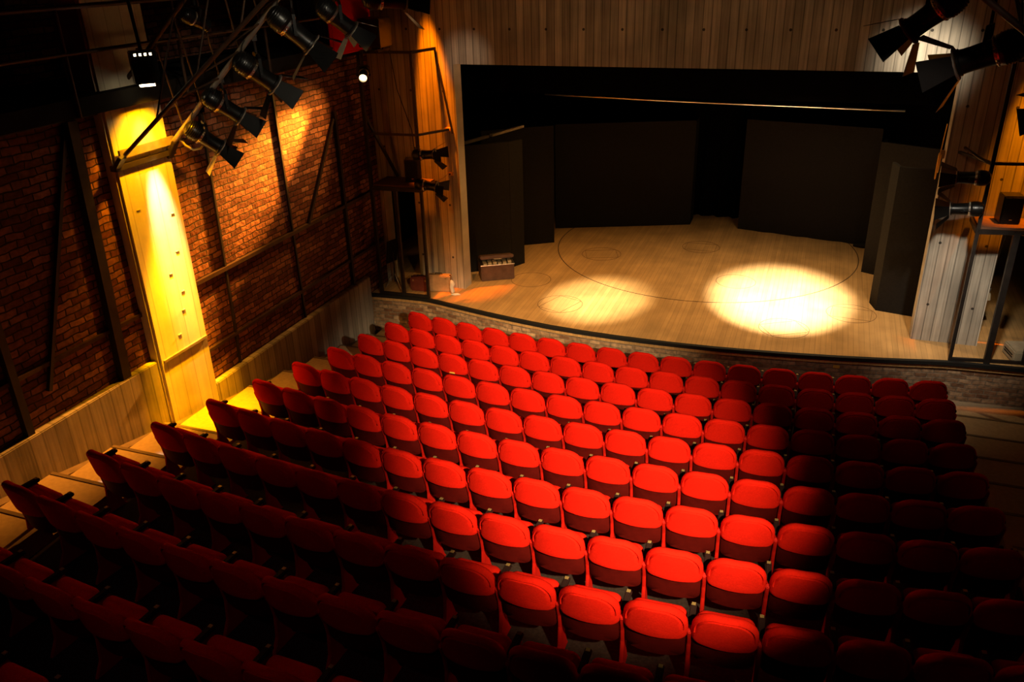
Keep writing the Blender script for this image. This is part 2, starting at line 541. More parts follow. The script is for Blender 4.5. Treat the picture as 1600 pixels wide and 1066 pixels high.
# black stage house
sh = MB()
sh.box((-6.8, 7.6, -0.1), (6.8, 7.8, 9.0))
sh.box((-6.8, PW, -0.1), (-6.6, 7.6, 9.0))
sh.box((6.6, PW, -0.1), (6.8, 7.6, 9.0))
struct(sh.build('wall_stage_house', M['black_wall']))

# ------------------------------------------------------------------ structure: floors
xs = [-5.74 + 11.48 * i / 64 for i in range(65)]
poly = [(x, edge_y(x)) for x in xs] + [(5.74, 0.0), (6.6, 0.0), (6.6, 7.6), (-6.6, 7.6), (-6.6, 0.0), (-5.74, 0.0)]
struct(MB().prism(poly, -0.12, 0.0, 'z').build('floor_stage', M['stage']))
# front wall of the stage and its black edge
fw = MB()
for a, b in zip(xs[:-1], xs[1:]):
    fw.prism([(a, edge_y(a) + 0.03), (b, edge_y(b) + 0.03), (b, edge_y(b) + 0.25), (a, edge_y(a) + 0.25)], -0.80, -0.145, 'z')
struct(fw.build('wall_stage_front', M['brick_stage']))
cw = MB()
for a, b in zip(xs[:-1], xs[1:]):
    cw.prism([(a, edge_y(a) + 0.026), (b, edge_y(b) + 0.026), (b, edge_y(b) + 0.25), (a, edge_y(a) + 0.25)], -0.145, -0.05, 'z')
struct(cw.build('trim_brick_course', M['brick_course']))
et = MB()
for a, b in zip(xs[:-1], xs[1:]):
    et.prism([(a, edge_y(a) - 0.03), (b, edge_y(b) - 0.03), (b, edge_y(b) + 0.045), (a, edge_y(a) + 0.045)], -0.055, 0.005, 'z')
struct(et.build('trim_stage_edge', M['black_trim'], smooth=True))

fl = MB()
def arc_slab(r_front_y, r_back_y, x0, x1, zt, zb=-1.1, n=20):
    xa = [x0 + (x1 - x0) * i / n for i in range(n + 1)]
    for a, b in zip(xa[:-1], xa[1:]):
        fl.prism([(a, r_back_y(a)), (b, r_back_y(b)), (b, r_front_y(b)), (a, r_front_y(a))], zb, zt, 'z')
arc_slab(lambda x: edge_y(x) + 0.06, lambda x: row_y(0, x) - 0.16, XL, XR, Z0)
for r in range(1, 15):
    arc_slab(lambda x: row_y(r - 1, x) - 0.16, lambda x: row_y(r, x) - 0.16, XL, XR, Z0 + DZ * r)
struct(fl.build('floor', M['carpet']))
# aisle steps
for side, x0, x1 in (('left', -5.50, XL), ('right', XR, 5.74)):
    st = MB()
    no = MB()
    yl = row_y(0, x0 if side == 'left' else x1)
    for r in range(-1, 15):
        yn = -1.78 - DY * r + 0.30          # nearer (upstage-away) edge of tread r
        yf = yn + DY
        z = max(Z0, Z0 + DZ * r + 0.05)
        if r < 0:
            yf = edge_y(x0) + 0.02
            z = Z0
        st.box((x0, yn, -1.1), (x1, yf, z))
        if r >= 1:
            no.box((x0 + 0.002, yf - 0.035, z - 0.001), (x1 - 0.002, yf + 0.012, z + 0.006))
    struct(st.build('floor_aisle_' + side, M['aisle']))
    struct(no.build('trim_nosing_' + side, M['nosing']))

# ------------------------------------------------------------------ theatre seats
def rrect(w_, z0, z1, rt, rb, n=6):
    pts = []
    for (cx, cz, r, a0) in ((w_ / 2 - rt, z1 - rt, rt, 0), (-w_ / 2 + rt, z1 - rt, rt, 90), (-w_ / 2 + rb, z0 + rb, rb, 180), (w_ / 2 - rb, z0 + rb, rb, 270)):
        for i in range(n + 1):
            a = R(a0 + 90 * i / n)
            pts.append((cx + r * math.cos(a), cz + r * math.sin(a)))
    # densify long spans
    out = []
    for p, q in zip(pts, pts[1:] + pts[:1]):
        k = max(1, int(math.hypot(q[0] - p[0], q[1] - p[1]) / 0.05))
        for i in range(k):
            out.append((p[0] + (q[0] - p[0]) * i / k, p[1] + (q[1] - p[1]) * i / k))
    return out


BT = 0.92
def bend(p):
    """curved and reclined back: edges come forward, the top leans back"""
    x, y, z = p
    return (x, y + 0.95 * x * x + (BT - z) * 0.20, z)


ol = rrect(0.505, 0.565, BT, 0.17, 0.05, 8)
ol = [(x * (1 - 0.065 * max(0, (z - 0.70) / 0.22)), z + (0.022 * (1 - (x / 0.25) ** 2) - 0.012 if z > 0.74 else 0)) for x, z in ol]
def groove(x, z, s_):
    return -0.014 if z > 0.70 else -0.040
bk = MB().pillow(ol, [(0.45, -0.042), (0.74, -0.041), (0.82, -0.040), (0.865, groove), (0.91, -0.038), (0.97, -0.026), (1.0, -0.004), (1.0, 0.012), (0.97, 0.034), (0.88, 0.046), (0.5, 0.05)]).map(bend)
ME_BACK = bk.mesh('backrest', M['fabric'], smooth=True)
sp_ = rrect(0.475, 0.335, 0.60, 0.03, 0.05, 4)
pn = MB().pillow(sp_, [(0.5, -0.012), (0.98, -0.012), (1.0, -0.006), (1.0, 0.008), (0.98, 0.012), (0.5, 0.012)]).map(bend)
ME_PANEL = pn.mesh('back_panel', M['shell'], smooth=True)
# tipped-up seat cushion
co = rrect(0.455, 0.0, 0.37, 0.075, 0.04, 5)
def cus(p):
    x, y, z = p
    a = R(17)
    return (x, 0.20 + y * math.cos(a) + z * math.sin(a), 0.325 - y * math.sin(a) + z * math.cos(a))
cu = MB().pillow(co, [(0.5, -0.052), (0.88, -0.046), (0.97, -0.030), (1.0, 0.0), (1.0, 0.025), (0.97, 0.035), (0.5, 0.037)]).map(cus)
ME_CUSH = cu.mesh('seat_cushion', M['fabric'], smooth=True)
pan = rrect(0.40, 0.03, 0.35, 0.06, 0.04, 4)
pp = MB().pillow(pan, [(0.5, 0.046), (0.97, 0.046), (1.0, 0.040), (1.0, 0.030), (0.5, 0.030)]).map(cus)
ME_PAN = pp.mesh('seat_pan', M['shell'], smooth=True)


def standard_mesh(x):
    s_ = MB()
    # rear bar sweeping from the back's lower corner to the foot, with arm bracket
    outl = [(0.085, 0.64), (0.105, 0.66), (0.36, 0.645), (0.375, 0.60), (0.30, 0.585), (0.245, 0.48), (0.265, 0.20), (0.33, 0.03), (0.36, 0.0), (0.06, 0.0),
            (0.075, 0.03), (0.135, 0.14), (0.155, 0.34), (0.135, 0.48), (0.105, 0.57)]
    s_.prism(outl, x - 0.016, x + 0.016, 'x')
    return s_.mesh('standard', M['standard'], bevel=0.006)


def arm_mesh(x):
    a_ = MB()
    pr_ = [(0.085, 0.655), (0.085, 0.68), (0.11, 0.692), (0.27, 0.692), (0.315, 0.685), (0.325, 0.665), (0.31, 0.648), (0.10, 0.645)]
    a_.prism([(y + 0.07, z) for y, z in pr_], x - 0.026, x + 0.026, 'x')
    return a_.mesh('armrest', M['arm'], bevel=0.008)


def plate_mesh(x):
    return MB().box((x - 0.016, 0.345, 0.689), (x + 0.016, 0.375, 0.6955)).mesh('number_plate', M['plate'])


HX = S / 2
ME_STD = {1: standard_mesh(HX), -1: standard_mesh(-HX)}
ME_ARM = {1: arm_mesh(HX), -1: arm_mesh(-HX)}
ME_PLT = {1: plate_mesh(HX), -1: plate_mesh(-HX)}


def theatre_seat(loc, rz, label, group, first=False, name='theatre_seat'):
    t = thing(name, label, 'seat', loc, rz, group)
    link_mesh('backrest', ME_BACK, t)
    link_mesh('back_panel', ME_PANEL, t)
    c_ = link_mesh('seat_cushion', ME_CUSH, t)
    link_mesh('seat_pan', ME_PAN, c_)
    for s_ in ((1, -1) if first else (1,)):
        link_mesh('standard', ME_STD[s_], t)
        a_ = link_mesh('armrest', ME_ARM[s_], t)
        link_mesh('number_plate', ME_PLT[s_], a_)
    return t


ROWN = ['front row by the stage'] + ['%s row from the stage' % ORD[i] for i in range(2, 13)]
for r in range(12):
    lo, hi = 0, 17
    if r == 10:
        lo, hi = 1, 9
    if r == 11:
        lo, hi = 3, 7
    for i in range(lo, hi):
        x, y, th = row_pt(r, (i - 8 - OFF[r]) * S)
        n = i - lo + 1
        if r < 10:
            if i < 9:
                lab = 'red tip-up theatre seat, %s from the left end of the %s' % (ORD[i + 1], ROWN[r])
                if i == 0:
                    lab = 'red tip-up theatre seat at the left aisle end of the %s' % ROWN[r]
            else:
                lab = 'red tip-up theatre seat, %s from the right end of the %s' % (ORD[17 - i], ROWN[r])
                if i == 16:
                    lab = 'red tip-up theatre seat at the right aisle end of the %s' % ROWN[r]
        else:
            lab = 'dim red theatre seat, %s in view from left, %s' % (ORD[n], ROWN[r].replace(' from the stage',' from stage'))
        if (r, i) == (2, 3):
            lab = 'red tip-up theatre seat with a small yellow tag, third row near the left'
        ts = theatre_seat((x, y + 0.02, Z0 + DZ * r), th, lab, 'tip-up seats of the ' + ROWN[r], first=(i == lo))
        if (r, i) == (2, 3):
            tg = MB().box((-0.045, -0.003, -0.013), (0.045, 0.003, 0.013)).map(lambda p: (p.x + 0.02, p.y + 0.022, p.z + 0.603)).build('tag', M['yellow'], ts)
            tg['label'] = 'small yellow tag'

# ------------------------------------------------------------------ step lights
for k, r in enumerate((7, 8, 9)):
    yn = -1.78 - DY * r + 0.30
    z = Z0 + DZ * r + 0.05
    where = ('beside the seventh row', 'beside the eighth row', 'beside the ninth row')[k]
    t = thing('step_light', 'small white step light in the left aisle riser ' + where, 'light', (-5.0, yn, z + 0.05), group='step lights of the left aisle')
    MB().box((-0.05, 0.002, -0.02), (0.05, 0.012, 0.03)).build('housing', M['black_metal'], t)
    MB().box((-0.04, 0.012, -0.012), (0.04, 0.016, 0.022)).build('lens', M['step_lamp'], t)
    l = bpy.data.lights.new('step_lamp', 'SPOT')
    l.energy = 5
    l.color = (0.9, 0.92, 1.0)
    l.spot_size = R(80)
    l.spot_blend = 0.6
    l.shadow_soft_size = 0.02
    o = bpy.data.objects.new('step_lamp', l)
    C.objects.link(o)
    o.parent = t
    o.location = (0, 0.03, 0.02)
    o.rotation_euler = (R(40), 0, 0)

# ------------------------------------------------------------------ theatre lanterns
def lantern(label, loc, d, scale=1.0, drop=0.3, mount=None, flaps=(35, 35, 35, 35), pale=(), lit=None, doors=True, group=None, roll=0.0, cable=True, post=None):
    """stage lantern pointing along d; loc is the centre of its body"""
    t = thing('stage_lantern', label, 'stage light', loc, 0, group)
    d = Vector(d).normalized()
    q = d.to_track_quat('X', 'Z')
    rot = q.to_matrix().to_4x4() @ Matrix.Rotation(roll, 4, 'X')

    def xf(p):
        return rot @ (Vector(p) * scale)
    h = MB().lathe_x([(-0.30, 0.0), (-0.298, 0.035), (-0.285, 0.068), (-0.262, 0.094), (-0.23, 0.112), (-0.19, 0.121), (-0.14, 0.122), (-0.10, 0.116), (-0.095, 0.108), (-0.06, 0.100), (0.02, 0.094),
                      (0.10, 0.092), (0.16, 0.095), (0.165, 0.104), (0.185, 0.104), (0.186, 0.090), (0.10, 0.085)], cap=False)
    for k in range(7):                                     # cooling fins round the rear housing
        x = -0.265 + k * 0.022
        rr = 0.092 + 0.036 * math.sin(min(1, (k + 1) / 5) * PI / 2)
        h.lathe_x([(x - 0.003, rr - 0.012), (x - 0.003, rr), (x + 0.003, rr), (x + 0.003, rr - 0.012)], cap=False)
    h.map(xf).build('housing', M['black_metal'], t, smooth=True)
    vr = MB()
    nb = 22
    for k in range(nb):                                    # bright perforated collar
        a = 2 * PI * k / nb
        c_ = Vector((-0.082, 0.108 * math.cos(a), 0.108 * math.sin(a)))
        vr.tube([c_ + Vector((-0.010, 0, 0)), c_ + Vector((-0.004, 0, 0)), c_ + Vector((0.004, 0, 0)), c_ + Vector((0.010, 0, 0))], [0.005, 0.011, 0.011, 0.005], 6)
    vr.lathe_x([(-0.102, 0.106), (-0.098, 0.115), (-0.070, 0.109), (-0.066, 0.100)], cap=False)
    vr.map(xf).build('vent_collar', M['chrome'], t, smooth=True)
    MB().lathe_x([(0.12, 0.0), (0.122, 0.05), (0.118, 0.088)], cap=False).map(xf).build('lens', M[lit] if lit else M['glass'], t, smooth=True)
    if doors:
        fr = MB().lathe_x([(0.190, 0.090), (0.190, 0.128), (0.202, 0.128), (0.202, 0.090), (0.190, 0.090)], cap=False).map(xf).build('barn_door_frame', M['pipe'], t, smooth=True)
        for k in range(4):
            a = k * PI / 2
            an = R(flaps[k])
            if flaps[k] > 170:
                continue
            w0, w1, L_ = 0.10, 0.165, 0.25
            fb = MB()
            vs = []
            for off in (0, 0.004):
                for (u, sgn) in ((0, -1), (0, 1), (1, 1), (1, -1)):
                    ww = (w0 + (w1 - w0) * u) * (1 if k % 2 == 0 else 0.72)
                    xx = 0.200 + math.cos(an) * L_ * u
                    rr = 0.122 + math.sin(an) * L_ * u + off
                    vs.append((xx, sgn * ww, rr))
            fb.add(vs, [(0, 3, 2, 1), (4, 5, 6, 7), (0, 1, 5, 4), (1, 2, 6, 5), (2, 3, 7, 6), (3, 0, 4, 7)])
            rm = Matrix.Rotation(a, 4, 'X')
            fb.map(lambda p: rm @ p).map(xf)
            fb.build('barn_door', M['flap_pale'] if k in pale else M['black_metal'], fr)
    # yoke and hanging clamp, in world axes
    side = rot @ Vector((0, 1, 0))
    side.z = 0
    side = side.normalized() * 0.148 * scale
    up = Vector((0, 0, 1)) if post is None else Vector(post).normalized()
    yk = MB()
    pts = [side * 1.0 - up * 0.03, side * 1.0 + up * 0.17 * scale, side * 0.75 + up * 0.215 * scale, -side * 0.75 + up * 0.215 * scale, -side + up * 0.17 * scale, -side - up * 0.03]
    for a, b in zip(pts[:-1], pts[1:]):
        yk.bar(a, b, 0.008, 0.034, up=d)
    for s_ in (1, -1):
        yk.tube([side * s_ * 0.80, side * s_ * 1.12], 0.018, 10)
    yk.build('yoke', M['black_metal'], t)
    cl = MB()
    cl.tube([up * 0.21 * scale, up * (drop - 0.02)], 0.014, 8)
    cl.bar(up * (drop - 0.07), up * (drop + 0.045), 0.05, 0.06, up=d)
    cl.build('clamp', M['steel'], t)
    if cable:
        c0 = rot @ Vector((-0.25 * scale, 0, 0.07 * scale))
        c1 = up * drop
        mid = (c0 + c1) / 2 - d * 0.10
        cp = []
        for k in range(13):
            s_ = k / 12
            cp.append(c0 * (1 - s_) ** 2 + mid * 2 * s_ * (1 - s_) + c1 * s_ ** 2)
        MB().tube(cp, 0.006, 6).build('cable', M['black_trim'], t, smooth=True)
    return t


# far chord of the left roof frame: from the pillar collar up and inwards
def chordL(x, near=False):
    return 3.86 + (x + 5.65) * (0.72 if near else 0.905)


def roof_frame(side, label):
    s = 1 if side == 'right' else -1
    t = thing('roof_frame', label, 'roof frame', (s * 5.60, -5.95, 3.80))
    X0, X1 = 5.62, 1.2
    yn, yf = -6.35, -5.55
    zn = lambda x: 3.88 + (5.62 - x) * 0.74
    zf = lambda x: 3.83 + (5.62 - x) * 0.905
    P = lambda x, y, z: (s * x, y, z)
    MB().tube([P(X0, yn, zn(X0)), P(X1, yn, zn(X1))], 0.026).build('chord', M['rust_pipe'], t, smooth=True, world=True)
    MB().tube([P(X0, yf, zf(X0)), P(X1, yf, zf(X1))], 0.034).build('chord', M['pipe'], t, smooth=True, world=True)
    zt = lambda x: 4.78 + (5.62 - x) * 0.83
    MB().tube([P(X0, -5.95, zt(X0)), P(X1, -5.95, zt(X1))], 0.026).build('chord', M['rust_pipe'], t, smooth=True, world=True)
    rg = MB()
    lc = MB()
    n = 13
    for k in range(1, n):
        x = X0 - (X0 - X1) * k / n
        if k > 2:
            rg.tube([P(x, yn, zn(x)), P(x, yf, zf(x))], 0.012, 6)
        x2 = x - (X0 - X1) / n / 2
        lc.tube([P(x, yf, zf(x)), P(x2, -5.95, zt(x2))], 0.011, 6)
        if k % 2 == 0:
            lc.tube([P(x, yn, zn(x)), P(x2, -5.95, zt(x2))], 0.011, 6)
    rg.build('rungs', M['rust_pipe'], t, smooth=True, world=True)
    lc.build('lacing', M['rust_pipe'], t, smooth=True, world=True)
    cb = MB()
    cb.box((s * 5.60 - 0.05, -6.50, 3.78), (s * 5.60 + 0.05, -5.46, 3.85))
    cb.bar(P(5.60, -6.46, 3.80), P(5.45, -6.46, 3.96), 0.10, 0.05)
    cb.bar(P(5.60, -5.55, 3.75), P(5.45, -5.55, 3.96), 0.10, 0.05)
    cb.build('collar', M['steel'], t, world=True, bevel=0.006)
    MB().bar(P(5.535, -6.42, 3.97), P(5.535, -5.50, 3.97), 0.03, 0.10).build('tie_bar', M['pipe'], t, world=True)
    if side == 'left':
        hk = [P(5.42, yf + 0.02, 4.02), P(5.36, yf + 0.06, 3.90), P(5.28, yf + 0.10, 3.84), P(5.18, yf + 0.12, 3.86), P(5.14, yf + 0.13, 3.92)]
        MB().tube(hk, 0.016, 8).build('hook', M['pipe'], t, smooth=True, world=True)
    return t


roof_frame('left', 'tubular steel roof frame rising from the amber lit left pillar')
roof_frame('right', 'tubular steel roof frame at the upper right corner, carrying lanterns')

GRP = 'lanterns on the left roof frame'
lantern('black stage lantern lowest on the left roof frame, with one lit yellow flap', (-5.00, -5.5, 4.00), (0.52, 0.56, -0.66), 0.98, 0.40, pale=(2,), flaps=(30, 25, 82, 25), group=GRP)
lantern('black stage lantern second from the bottom of the left roof frame', (-4.63, -5.5, 4.40), (0.52, 0.58, -0.62), 1.02, 0.36, flaps=(30, 25, 80, 30), group=GRP)
lantern('black stage lantern third up the left roof frame, beside the gallery edge', (-4.07, -5.5, 4.80), (0.52, 0.56, -0.64), 1.10, 0.44, flaps=(30, 25, 75, 30), group=GRP)
lantern('black stage lantern with a tan flap, in front of the red gallery panel', (-3.50, -5.5, 5.27), (0.58, 0.42, -0.68), 1.15, 0.52, flaps=(25, 30, 80, 35), pale=(2,), group=GRP)
lantern('black stage lantern over the gallery end, its tan flap turned down', (-2.92, -5.5, 5.40), (0.50, 0.50, -0.62), 0.92, 0.90, flaps=(25, 30, 80, 35), pale=(2,), group=GRP)
lantern('black stage lantern cut off by the top edge above the left wing', (-2.28, -5.5, 5.60), (0.70, 0.55, -0.10), 0.95, 1.20, flaps=(20, 25, 40, 35), group=GRP)
lantern('small stage lantern high on the left roof frame, near the top edge', (-4.45, -5.95, 5.42), (0.3, 0.8, -0.5), 0.7, 0.30, doors=False, group=GRP)
GRP = 'lanterns on the right roof frame'
lantern('big black stage lantern silhouetted against the header, its top cut off', (3.00, -5.55, 5.43), (-0.72, 0.25, -0.64), 1.05, 0.78, flaps=(28, 30, 45, 30), group=GRP)
lantern('big black stage lantern at upper right with a ring of bright beads', (3.48, -5.55, 5.11), (-0.88, 0.22, -0.36), 1.15, 0.66, flaps=(38, 30, 45, 30), group=GRP)
lantern('black stage lantern at the right edge, only its flap in view', (4.30, -5.55, 4.68), (-0.80, 0.45, -0.30), 1.0, 0.34, flaps=(25, 40, 50, 40), group=GRP)

# ------------------------------------------------------------------ wall washer on the pillar
t = thing('wall_washer', 'black box lamp glowing at its foot in front of the left pillar', 'lamp', (-5.17, -6.12, 4.76), R(-40))
MB().box((-0.10, -0.14, 0.0), (0.10, 0.14, 0.36)).build('housing', M['black_metal'], t, bevel=0.01)
lw = MB()
for k in range(4):
    lw.box((0.095, -0.10 + k * 0.055, 0.31), (0.104, -0.076 + k * 0.055, 0.335))
lw.build('vents', M['lit_tube'], t)
MB().box((-0.03, -0.09, -0.03), (0.07, 0.07, 0.005)).build('lamp_tube', M['lit_tube'], t)
MB().bar((-0.1, 0, 0.30), (-0.28, 0, 0.34), 0.05).tube([(-0.05, 0.0, 0.36), (-0.10, -0.02, 0.95)], 0.02, 8).build('bracket', M['black_metal'], t)

# ------------------------------------------------------------------ side gallery
ga = MB().box((-7.1, -15.5, 4.50), (-5.44, -0.02, 4.70))
struct(ga.build('floor_gallery', M['black_wall']))
t = thing('gallery_railing', 'dark pipe railing along the edge of the left gallery', 'railing', (-5.42, -8.0, 4.70))
for z, rr in ((5.16, 0.022), (5.62, 0.026)):
    MB().tube([(-5.42, -15.4, z), (-5.42, -0.9, z)], rr, 8).build('rail', M['rust_pipe'], t, smooth=True, world=True)
for y in (-12.6, -10.8, -8.9, -6.95, -5.2, -3.4, -1.6):
    MB().tube([(-5.42, y, 4.50), (-5.42, y, 5.66)], 0.02, 8).build('post', M['rust_pipe'], t, smooth=True, world=True)
t = thing('padded_panel', 'red padded panel hung on the gallery front at upper left', 'panel', (-5.40, -1.12, 4.56))
po = rrect(1.32, 0.0, 0.92, 0.10, 0.10, 6)
MB().pillow(po, [(0.5, -0.03), (0.97, -0.03), (1.0, -0.015), (1.0, 0.0), (0.97, 0.03), (0.90, 0.045), (0.5, 0.06)]).map(lambda p: (p.y + 0.03, p.x, p.z)).build('cushion', M['fabric'], t, smooth=True)
pi_ = [(0.062 + 0.0, p[0] * 0.955, 0.46 + (p[1] - 0.46) * 0.94) for p in po]
MB().tube(pi_, 0.010, 6, closed=True).build('piping', M['standard'], t, smooth=True)
t = thing('loudspeaker', 'black loudspeaker box hung at upper left beside the orange beam', 'loudspeaker', (-5.12, -0.75, 4.62))
MB().box((-0.30, -0.22, 0), (0.20, 0.22, 0.46)).build('cabinet', M['black_metal'], t, bevel=0.012)
MB().box((-0.27, -0.232, 0.03), (0.17, -0.218, 0.43)).build('grille', M['black_cloth'], t)
for bx in (-0.22, 0.13):
    MB().bar((bx, -0.20, -0.06), (bx, 0.20, -0.06), 0.03).bar((bx, 0, -0.06), (bx, 0, 0.02), 0.03).build('bracket', M['steel'], t)

# ------------------------------------------------------------------ timber, pipe work and shadow strips on the left brick wall
XWB = -WALLX
def wall_strip(name, label, cat, p, q, wid, mat, dep=0.05, group=None):
    o = MB().bar((XWB + dep / 2, p[0], p[1]), (XWB + dep / 2, q[0], q[1]), dep, wid, up=(1, 0, 0)) if False else None
    mb = MB()
    p3, q3 = Vector((XWB, p[0], p[1])), Vector((XWB, q[0], q[1]))
    d = (q3 - p3).normalized()
    n_ = Vector((1, 0, 0))
    s_ = d.cross(n_) * wid / 2
    vs = [p3 - s_, p3 + s_, q3 + s_, q3 - s_]
    vs += [v_ + n_ * dep for v_ in vs]
    mb.add(vs, [(0, 1, 2, 3), (4, 7, 6, 5), (0, 4, 5, 1), (1, 5, 6, 2), (2, 6, 7, 3), (3, 7, 4, 0)])
    return tag(mb.build(name, mat), label, cat, group)


G1 = 'dark uprights on the left brick wall'
wall_strip('wall_post', 'dark upright on the brick wall just left of the pillar', 'post', (-6.98, 1.25), (-6.86, 4.44), 0.13, M['steel'], 0.10, G1)
wall_strip('wall_post', 'dark upright on the brick wall at the left edge of the photo', 'post', (-8.42, 1.25), (-8.42, 4.44), 0.09, M['steel'], 0.08, G1)
wall_strip('wall_shadow_strip', 'thin dark strip for a shadow slanting down the brick left of the pillar', 'brace', (-6.92, 4.36), (-8.02, 1.6), 0.045, M['steel'], 0.05)  # dark strip built in place of a slanting shadow on the brick
G2 = 'thin pipes up the left brick wall'
wall_strip('wall_conduit', 'thin dark pipe up the brick just right of the pillar', 'pipe', (-4.79, 0.42), (-4.66, 4.44), 0.035, M['steel'], 0.035, G2)
wall_strip('wall_conduit', 'thin dark pipe up the brick midway from pillar to stage', 'pipe', (-2.98, 0.42), (-3.02, 4.44), 0.035, M['steel'], 0.035, G2)
wall_strip('wall_post', 'dark upright on the brick wall in the amber streak near the stage', 'post', (-1.36, 0.42), (-1.36, 3.62), 0.06, M['steel'], 0.06, G1)
wall_strip('wall_shadow_strip', 'dark strip for a shadow slanting down the brick beside the amber streak', 'brace', (-1.42, 3.5), (-2.55, 1.95), 0.05, M['steel'], 0.05)  # slanting shadow line beside the streak, built as a dark strip
G3 = 'thin rails along the left brick wall'
wall_strip('wall_rail', 'brown rail along the brick between pillar and stage, the upper one', 'rail', (-5.49, 1.94), (-0.1, 1.94), 0.06, M['rust_pipe'], 0.05, G3)
wall_strip('wall_rail', 'brown rail along the brick between pillar and stage, the lower one', 'rail', (-5.49, 0.90), (-0.1, 0.90), 0.05, M['rust_pipe'], 0.04, G3)
wall_strip('wall_rail', 'brown rail along the dim brick left of the pillar', 'rail', (-6.47, 1.91), (-12.0, 1.91), 0.05, M['rust_pipe'], 0.04, G3)

# small bolts and a bracket on the pillar
t = thing('pillar_strap', 'pale metal strap across the amber pillar just above the dado', 'strap', (-5.60, -5.9, 1.22))
MB().box((-5.60, -6.40, 1.20), (-5.575, -5.54, 1.235)).build('strap', M['pipe'], t, world=True)
kp = 0
for (y, z) in ((-5.70, 3.05), (-5.75, 2.55), (-5.95, 2.30), (-5.80, 2.0), (-5.86, 1.75), (-6.25, 3.25), (-6.02, 1.45)):
    kp += 1
    tag(MB().box((-5.602, y - 0.032, z - 0.005), (-5.588, y + 0.032, z + 0.007)).build('wall_peg', M['flap_pale'], None, bevel=0.003),
        '%s of the small metal pegs on the amber pillar, counted from the top' % ORD[{3.25: 1, 3.05: 2, 2.55: 3, 2.30: 4, 2.0: 5, 1.75: 6, 1.45: 7}[z]], 'peg', 'small pegs on the amber pillar')

# ------------------------------------------------------------------ scaffold towers either side of the stage
def tower(side, label):
    s = -1 if side == 'left' else 1
    t = thing('lighting_tower', label, 'tower', (s * 5.05, -0.6, 0))
    A = (-5.52, -0.69) if s < 0 else (5.60, -0.52)
    B = (-5.05, -0.655) if s < 0 else (5.08, -0.62)
    D = (-4.53, -0.635) if s < 0 else (4.56, -0.68)
    ZP, ZM, ZT = 2.12, 3.12, 4.52
    def post(p, z0, z1, w_=0.055):
        MB().bar((p[0], p[1], z0), (p[0], p[1], z1), w_).build('post', M['steel'], t, world=True)
    post(A, 0, ZT, 0.06)
    post(B, 0, ZP, 0.06 if s < 0 else 0.085)
    post(D, 0, ZT, 0.05)
    def rail(p, q, z, zz=None, w_=0.045):
        MB().bar((p[0], p[1], z), (q[0], q[1], z if zz is None else zz), w_).build('rail', M['steel'], t, world=True)
    rail(A, D, ZT)
    rail(A, D, ZM, w_=0.04)
    rail(A, D, ZP, w_=0.07)
    rail(A, D, 0.03)
    rail(D, (D[0] - s * 0.36, -0.01), ZM, w_=0.04)
    rail(D, (D[0] - s * 0.16, -0.01), ZT, w_=0.05)
    # platform boards and its frame
    MB().prism([A, D, (D[0], -0.05), (A[0], -0.05)], ZP + 0.035, ZP + 0.065, 'z').build('platform', M['dark_wood'], t, world=True)
    rail(D, (D[0], -0.02), ZP, w_=0.07)
    if s < 0:
        MB().bar((A[0], A[1], 3.45), (-5.30, -0.05, 2.2), 0.045).build('brace', M['steel'], t, world=True)
        MB().tube([(-4.95, -0.6, 4.5), (-4.86, -0.62, 3.9), (-4.62, -0.64, 3.2), (-4.56, -0.64, 2.3)], 0.008, 6).build('cable', M['black_trim'], t, smooth=True, world=True)
        MB().bar((D[0] + 0.16, -0.02, ZT), (D[0] + 0.42, -0.02, 3.05), 0.03).build('brace', M['steel'], t, world=True)
    else:
        MB().tube([(4.56, -0.66, 3.1), (4.42, -0.45, 3.14), (4.26, -0.05, 3.20)], 0.022, 8).build('outrigger', M['rust_pipe'], t, smooth=True, world=True)
    return t


tower('left', 'dark steel lighting tower on the stage left of the proscenium opening')
tower('right', 'dark steel lighting tower on the stage right of the proscenium opening')
G = 'lanterns on the left tower'
lantern('upper lantern on the left tower post, chrome beads and black flaps', (-4.34, -0.72, 2.80), (0.95, 0.10, 0.05), 0.85, 0.20, flaps=(25, 30, 40, 30), group=G, post=(-1, 0.2, 0.05))
lantern('lower lantern on the left tower post, with a pale side flap', (-4.34, -0.72, 2.24), (0.90, 0.12, -0.12), 0.85, 0.20, flaps=(40, 30, 30, 40), pale=(0,), group=G, post=(-1, 0.2, 0.05))
lantern('glowing lit lantern on top of the left tower, facing the seats', (-5.36, -0.86, 4.16), (0.40, -0.88, -0.28), 0.75, 0.34, lit='lit_lens', doors=False, group=G)
G = 'lanterns on the right tower'
lantern('upper lantern on the right tower post, in front of the grey wing', (4.30, -0.76, 2.92), (-0.98, 0.10, -0.05), 0.90, 0.22, flaps=(20, 25, 25, 20), group=G, post=(1, 0.3, 0.1))
lantern('lower lantern on the right tower post, its black flaps spread', (4.30, -0.76, 2.46), (-0.95, 0.10, -0.10), 0.90, 0.22, flaps=(40, 30, 45, 30), group=G, post=(1, 0.3, 0.1))
# speakers on the platforms
def small_speaker(loc, rz, label):
    t = thing('loudspeaker', label, 'loudspeaker', loc, rz)
    MB().box((-0.14, -0.13, 0), (0.14, 0.13, 0.42)).build('cabinet', M['black_metal'], t, bevel=0.01)
    MB().box((-0.12, -0.142, 0.02), (0.12, -0.128, 0.40)).build('grille', M['black_cloth'], t)
    MB().box((-0.02, -0.146, 0.06), (0.02, -0.141, 0.075)).build('badge', M['chrome'], t)
small_speaker((4.97, -0.30, 2.185), R(8), 'black loudspeaker standing on the right tower platform')
small_speaker((-4.86, -0.25, 2.185), R(20), 'black loudspeaker standing on the left tower platform')

